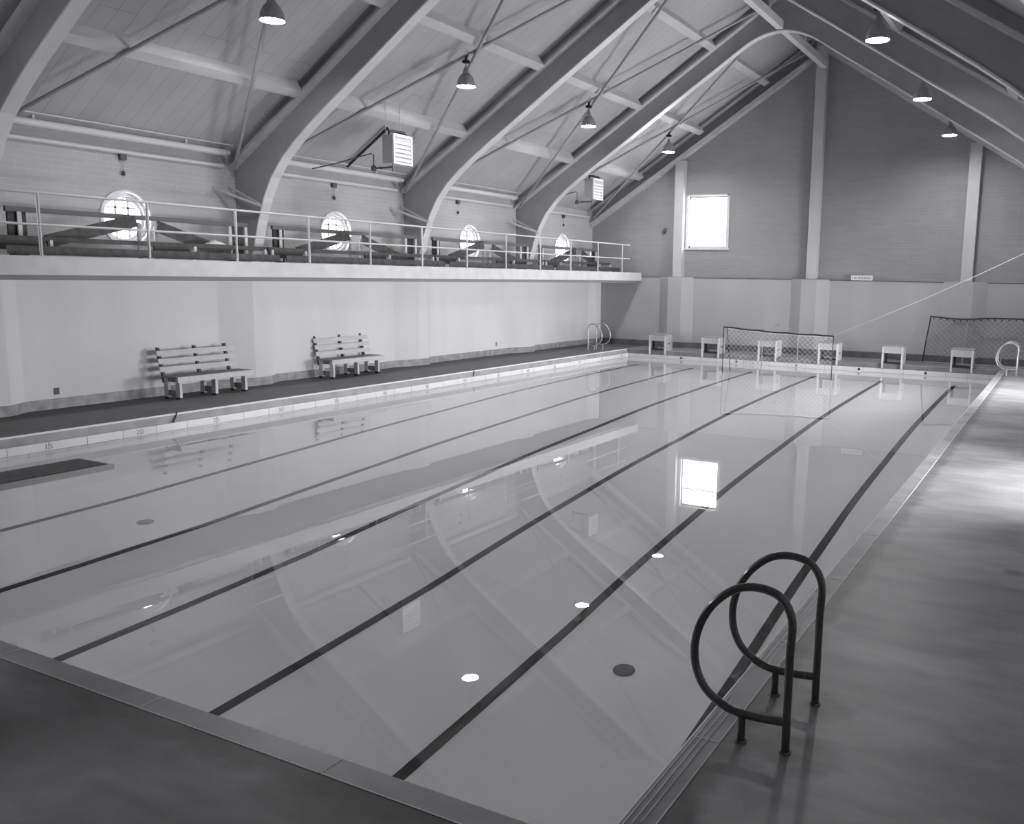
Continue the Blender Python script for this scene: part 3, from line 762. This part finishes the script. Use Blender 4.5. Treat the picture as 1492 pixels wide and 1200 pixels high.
for i, ya in enumerate(ARCH):
    zb = 2.972; L = 5.56 if i < 3 else 4.7
    r = thing('bleacher_bench', (-1.9, ya, zb), 'dark wooden spectator bench on the balcony %s' % BL[i], 'bench', 'balcony spectator benches')
    MB().box(-.05, .02, .38, L-.32, .735, .82).build('back_rail', 'net_dark', r)
    MB().box(.32, .62, -.30, L-.36, .25, .325).build('seat', 'dark', r)
    MB().box(1.0, 1.03, -.2, L-.4, .02, .16).build('foot_board', 'dark', r)
    for (a, b, m) in ((.42, .72, 'black'), (L-.72, L-.42, 'black')):
        MB().box(-.06, -.02, a, b, 0, .735).build('end_panel', m, r)
    for y in (.55, L-.80, L-.40):
        MB().box(.0, .03, y, y+.07, .05, .735).build('back_post', 'rail', r)
    for (a, b) in ((-.28, .62), (2.6, 3.35)):
        MB().box(.58, .61, a, b, .10, .27).build('seat_box', 'black', r)
    for y in (-.25, .68, 3.42, L-.45):
        MB().box(.60, .66, y, y+.05, 0, .27).build('leg', 'rail', r)
    # two long boards leaning to a peak below the window
    for (ya2, z2, yb2, z3, lab) in ((.92, .26, 2.62, .71, 'left'), (3.0, .63, 4.7, .15, 'right')):
        if i == 3 and lab == 'right': yb2 = 4.4
        o = MB().beam((-1.74, ya+ya2, zb+z2), (-1.80, ya+yb2, zb+z3), .05, .22).build('leaning_board', 'dark')
        tag(o, 'dark plank %s the round window, %s' % ('rising to' if lab == 'left' else 'sloping down past', BL2[i]), 'plank', 'planks leaning on the balcony')
    o = MB().box(-1.86, -1.82, ya+2.68, ya+2.74, zb, zb+.68); o.box(-1.86, -1.82, ya+3.02, ya+3.08, zb, zb+.62)
    o = o.build('plank_stand', 'bench_edge'); tag(o, 'thin grey stand between the sloping planks, %s' % BL2[i], 'stand', 'plank stands on the balcony')
# crumpled cloth on the nearest bench
cl = MB(); n1, n2 = 14, 10
pts = [[(-1.44+.14*(j/(n2-1)-.5)*1.6, 8.75+.42*(k/(n1-1)), 3.306+.075*math.sin(PI*k/(n1-1))*math.sin(PI*j/(n2-1))*(.6+.8*random.random())) for j in range(n2)] for k in range(n1)]
vs_ = [p for row in pts for p in row]; fs_ = [(k*n2+j, k*n2+j+1, (k+1)*n2+j+1, (k+1)*n2+j) for k in range(n1-1) for j in range(n2-1)]
o = cl.add(vs_, fs_, True).build('cloth', 'bench'); tag(o, 'small crumpled pale cloth lying on the nearest balcony bench', 'cloth')

# ================================================================== PARK BENCHES
def make_bench(loc, label, L=1.82):
    r = thing('slatted_bench', loc, label, 'bench', 'white slatted benches by the left wall')
    # local: x=0 front, x negative to the wall; y along; z from the deck
    st = MB()
    for k in range(4): st.box(-.47+k*.115, -.47+k*.115+.105, 0, L, .415, .445)
    st.build('seat', 'bench_edge', r, bevel=.003)
    MB().box(-.012, .018, 0, L, .335, .447).build('front_apron', 'bench', r, bevel=.003)
    for k, z in enumerate((.515, .672, .83)):
        x = -.50-.035*k
        MB().hexa([(x, .0, z), (x+.022, 0, z), (x+.022, L+.02, z), (x, L+.02, z), (x-.022, 0, z+.098), (x, 0, z+.098), (x, L+.02, z+.098), (x-.022, L+.02, z+.098)]).build('back_slat', 'bench', r)
    for y in (.05, .87, 1.60):
        p = MB(); p.hexa([(-.51, y, .3), (-.44, y, .3), (-.44, y+.05, .3), (-.51, y+.05, .3), (-.675, y, .985), (-.61, y, .985), (-.61, y+.05, .985), (-.675, y+.05, .985)])
        p.build('back_post', 'darkpaint', r)
        for x in (-.125, -.47):
            lo = MB().box(x, x+.115, y, y+.058, .035, .415).build('leg', 'bench', r)
            MB().box(x, x+.116, y-.002, y+.060, 0, .036).build('foot', 'black', lo)
        s = MB(); s.box(-.36, -.12, y+.01, y+.05, .06, .17); s.box(-.47, -.012, y+.015, y+.07, .335, .415)
        s.build('cross_rail', 'bench_edge', r)
    return r
b0 = make_bench((-1.42, 7.92, DK), 'white slatted bench nearer the camera, by the left wall')
b1 = copy_tree(b0); b1.location = (-1.62, 12.2, DK); b1['label'] = 'white slatted bench farther from the camera, second along the left wall'

# wall outlets
for (y, z, s, lab) in ((6.09, .60, 1, 'dark outlet plate low on the left wall, left of the benches'), (19.94, .63, .8, 'tiny outlet plate low on the left wall near the far ladder')):
    o = MB().box(LOW-.001, LOW+.015, y-.045*s, y+.045*s, z-.06, z+.06); o.box(LOW+.015, LOW+.018, y-.015, y+.015, z+.01, z+.04); o.box(LOW+.015, LOW+.018, y-.015, y+.015, z-.04, z-.01)
    o = o.build('wall_outlet', 'darkpaint' if s == 1 else 'base'); tag(o, lab, 'outlet')
o = MB().box(.36, .46, YF-.06, YF-.001, 4.38, 4.50); o.box(.42, .5, YF-.09, YF-.03, 4.46, 4.58)
o = o.build('wall_bell', 'darkpaint'); tag(o, 'small dark bell box on the far brick wall left of the window', 'bell')
sg = thing('wall_sign', (7.66, YLW-.012, 2.905), 'small white notice sign standing on the far wall ledge', 'sign')
MB().box(-.35, .35, -.006, .006, -.075, .085).build('sign_board', 'sign', sg)
textmesh('NO SMOKING', .10, 'sign_lettering', 'darkpaint', sg, rowmat((1, 0, 0), (0, 0, 1), (0, -1, 0), (0, -.008, 0)), xs=.95)
# depth figures on the tile band (feet), children of the pool edge
for d in range(5, 85, 5):
    textmesh(str(d), .115, 'distance_figure', 'bench_edge', curb, rowmat((0, 1, 0), (0, 0, 1), (1, 0, 0), (.002, d*.3048+.0, .065)), xs=1.25, depth=.001)
textmesh('3FEET', .13, 'depth_lettering', 'bench_edge', curb, rowmat((1, 0, 0), (0, 0, 1), (0, -1, 0), (4.55, PY1-.002, .065)), xs=1.9, depth=.001)
def anchor(loc, nrm, lab):
    n = Vector(nrm); t = Vector((0, 1, 0)) if abs(n.x) > .5 else Vector((1, 0, 0))
    c = Vector(loc); m = MB(); m.tube([c, c+n*.012, c+n*.02], [.04, .04, .02], 14); m.tube([c+n*.02-t*.02, c+n*.035, c+n*.02+t*.02], .006, 6)
    o = m.build('lane_anchor', 'black'); tag(o, lab, 'anchor', 'lane rope anchors in the far tile band'); return o
for i, X in enumerate((2.05, 4.05, 6.1, 8.1, 10.1)):
    anchor((X, PY1-.001, .07), (0, -1, 0), 'black rope anchor in the far tile band between starting blocks %s and %s' % (('one', 'two'), ('two', 'three'), ('three', 'four'), ('four', 'five'), ('five', 'six'))[i])
for (y, lab) in ((6.72, 'dark hook bar on the left pool edge below the nearer bench'), (15.6, 'faint dark hook bar on the left pool edge beyond the second bench')):
    o = MB().tube([(-.085, y+.16, DK+.012), (-.035, y+.09, .22), (.012, y, .15)], .014, 6).build('edge_hook', 'black'); tag(o, lab, 'hook', 'hook bars on the left pool edge')

# ================================================================== STARTING BLOCKS
def make_block(loc, label):
    r = thing('starting_block', loc, label, 'starting block', 'starting blocks along the far pool edge')
    # local origin: centre of the front edge, z at the deck level; the pool is toward -y
    W = .29
    tp = MB(); tp.box(-W-.025, W+.025, -.05, .62, .535, .57)
    tp.build('platform', 'bench_edge', r, bevel=.004)
    MB().box(-W, W, -.03, .0, .335, .535).build('front_panel', 'block', r)
    for s in (-1, 1):
        MB().box(s*W-.025, s*W+.025, -.045, .03, -.135, .535).build('front_leg', 'white', r)
        sd = MB(); x0, x1 = s*W-.018, s*W+.018
        sd.box(x0, x1, .09, .60, .0, .535)
        so = sd.build('side_panel', 'block', r)
        MB().box(s*W+s*.018, s*W+s*.024, .18, .34, .215, .25).build('hand_slot', 'black', so)
    MB().box(-W+.02, W-.02, .06, .14, .02, .06).build('foot_bar', 'black', r)
    MB().box(-W+.05, -W+.11, .10, .16, .06, .335).build('brace', 'black', r)
    return r
BX = [1.145, 3.11, 5.10, 7.10, 9.09, 11.10]
bn = ['leftmost starting block on the far pool edge', 'second starting block from the left, left of the goal', 'starting block behind the left half of the goal net', 'starting block behind the right end of the goal net', 'starting block fifth from the left, between the two goals', 'rightmost starting block, in front of the goal leaning on the wall']
s0 = make_block((BX[0], PY1, DK), bn[0])
for x, lab in zip(BX[1:], bn[1:]):
    c = copy_tree(s0); c.location = (x, PY1, DK); c['label'] = lab

# ================================================================== LADDERS / GRAB RAILS
def loop_path():
    # local: x toward the pool is negative, z up from deck; upright at x=.25, stub at x=0
    P = [(.25, 0), (.25, .25), (.25, .55), (.255, .72), (.235, .80), (.19, .86), (.12, .89), (.03, .893), (-.06, .868), (-.14, .81), (-.21, .73), (-.265, .62), (-.29, .50), (-.28, .38), (-.235, .28), (-.165, .215), (-.08, .175), (.0, .163), (.12, .163), (.25, .175)]
    def cr(a, b, c, d, t):
        return tuple(.5*((2*b[i])+(-a[i]+c[i])*t+(2*a[i]-5*b[i]+4*c[i]-d[i])*t*t+(-a[i]+3*b[i]-3*c[i]+d[i])*t**3) for i in (0, 1))
    out = []
    for i in range(len(P)-1):
        a, b, c, d = P[max(i-1, 0)], P[i], P[i+1], P[min(i+2, len(P)-1)]
        for k in range(4): out.append(cr(a, b, c, d, k/4))
    out.append(P[-1]); return out
LPATH = loop_path()
def make_ladder(loc, label, rz, mat, gap=.63, rad=.0235, group='looped pool ladder rails'):
    r = thing('ladder_rail', loc, label, 'ladder rail', group, rz)
    hoop = MB().tube([(x, 0, z) for x, z in LPATH], rad, 12).build('hoop', mat, r)
    MB().tube([(0, 0, 0), (0, 0, .165)], rad*.95, 12).build('stub_post', mat, r)
    for fx in (.25, 0): MB().lathe([(.034, 0), (.034, .008), (.028, .012), (.024, .014)], (fx, 0, 0), 16).build('floor_flange', mat, r)
    return r
n0 = make_ladder((12.42, .98, DK), 'dark steel ladder hoop nearest the camera on the right deck', 0, 'steel')
n1 = copy_tree(n0); n1.location = (12.42, 1.61, DK); n1['label'] = 'dark steel ladder hoop just behind the nearest one'
f0 = make_ladder((12.41, 23.5, DK), 'pale ladder hoop at the far right corner of the pool, nearer of the pair', 0, 'steel_light', rad=.019)
f1 = copy_tree(f0); f1.location = (12.41, 24.1, DK); f1['label'] = 'pale ladder hoop at the far right corner of the pool, farther of the pair'
f2 = copy_tree(f0); f2.location = (-.68, 23.6, DK); f2.rotation_euler = (0, 0, PI); f2['label'] = 'pale ladder hoop at the far left corner of the pool, left of the pair'
f3 = copy_tree(f0); f3.location = (-.68, 24.22, DK); f3.rotation_euler = (0, 0, PI); f3['label'] = 'pale ladder hoop at the far left corner of the pool, right of the pair'

# ================================================================== DIVING BOARD
db = thing('diving_board', (6.15, -1.6, DK), 'springboard with dark gritty top jutting in from the left', 'diving board')
MB().box(-.215, .215, -1.5, 3.04, .765, .80).build('board', 'bench', db, bevel=.012)
MB().box(-.205, .205, -1.4, 2.99, .80, .806).build('grip_top', 'dark', db)
for x in (-.245, .215): MB().box(x, x+.03, -1.5, 3.03, .752, .80).build('edge_strip', 'rail', db)
for y in (-1.3, .1):
    f = MB()
    for x in (-.25, .25): f.tube([(x, y, 0), (x, y, .74)], .03, 10)
    f.tube([(-.28, y, .73), (.28, y, .73)], .03, 10); f.build('stand', 'steel', db)

# ================================================================== WATER POLO GOALS
def net(mb, P, nu, nv, r):
    """diamond net over the patch P(u,v)"""
    def seg(u0, v0, u1, v1):
        k = 1; mb.tube([P(u0, v0), P(u1, v1)], r, 3, cap=False)
    for i in range(nu):
        for j in range(nv):
            if (i+j) % 2 == 0: seg(i/nu, j/nv, (i+1)/nu, (j+1)/nv)
            else: seg((i+1)/nu, j/nv, i/nu, (j+1)/nv)
g1 = thing('water_polo_goal', (4.46, 22.4, 0), 'long low water polo goal with white net standing in the pool before the far blocks', 'goal', 'water polo goals')
def topz(u): return 1.35-.13*u+.035*math.sin(PI*u)*-1
def g1P(u, v): return (u*3.36, .05+.10*(1-v), .06+(topz(u)-.08)*v)
tb = MB(); tb.tube([(3.36*k/12, .0, topz(k/12)+(.012 if k % 3 == 1 else -.004)) for k in range(13)], .022, 8); tb.build('top_bar', 'black', g1)
tb = MB(); tb.tube([(3.36*k/12, .03, topz(k/12)-.04) for k in range(13)], .010, 5); tb.build('net_cord', 'net_white', g1)
for u in (0, .37, .69, 1): MB().tube([(u*3.36, 0, -.55), (u*3.36, 0, topz(u))], .013, 6).build('post', 'black' if u in (0, 1) else 'rod', g1)
MB().tube([(.13, .45, -.4), (.10, .02, 1.33)], .013, 6).build('back_stay', 'black', g1)
m = MB(); net(m, g1P, 44, 16, .0035); m.build('net', 'net_white', g1)
st = thing('stanchion_post', (5.2, 25.6, DK), 'thin dark post with a short crossbar standing behind the goal', 'post')
MB().tube([(0, 0, 0), (0, 0, 1.02)], .014, 8).build('pole', 'rod', st)
cb = MB(); cb.tube([(-.09, 0, 1.0), (.09, 0, 1.0)], .022, 8); cb.box(-.04, .04, -.03, .03, .98, 1.08); cb.build('crossbar', 'rod', st)
MB().lathe([(.13, 0), (.12, .02), (.03, .035), (.015, .05)], n=16).build('base', 'darkpaint', st)

g2 = thing('water_polo_goal', (9.82, 26.0, DK), 'water polo goal with dark net leaning on the far wall at the right edge', 'goal', 'water polo goals')
L2 = 3.4
def t2(u): return (.12+u*(L2-.1), .36, 1.46-.06*math.sin(PI*min(1, u*1.9))-.0*u)
def g2P(u, v):
    a = Vector((.02+u*L2, .06, .03)); b = Vector(t2(u)); return tuple(a+(b-a)*v*.985)
MB().tube([t2(k/14) for k in range(15)], .022, 8).build('top_bar', 'black', g2)
MB().tube([(0, .05, 0.02), (.03, .16, .5), t2(0)], .02, 8).build('side_bar', 'black', g2)
MB().tube([(L2+.05, .05, .02), t2(1)], .02, 8).build('side_bar', 'black', g2)
for u in (.34, .66): MB().tube([g2P(u, 0), g2P(u, 1)], .015, 6).build('upright', 'rod', g2)
MB().tube([(0, .05, .02), (L2+.05, .05, .02)], .018, 6).build('bottom_bar', 'base', g2)
m = MB(); net(m, g2P, 40, 18, .0055); m.build('net', 'net_dark', g2)
bits = MB()
for k in range(16):
    u = .03+k*.06; p = Vector(t2(u)); bits.box(p.x-.02, p.x+.02, p.y-.03, p.y+.0, p.z-.07, p.z-.03)
bits.build('net_ties', 'black', g2)
# rope from the goal to the arch leg on the right
rp = MB(); A = Vector((7.82, 22.4, 1.24)); B = Vector((14.42, 16.2, 4.22))
pts = []
for k in range(21):
    t = k/20; p = A.lerp(B, t); p.z -= .10*math.sin(PI*t); pts.append(p)
rp.tube(pts, .006, 6); o = rp.build('rope', 'rope'); tag(o, 'thin white rope rising from the goal to the right', 'rope')
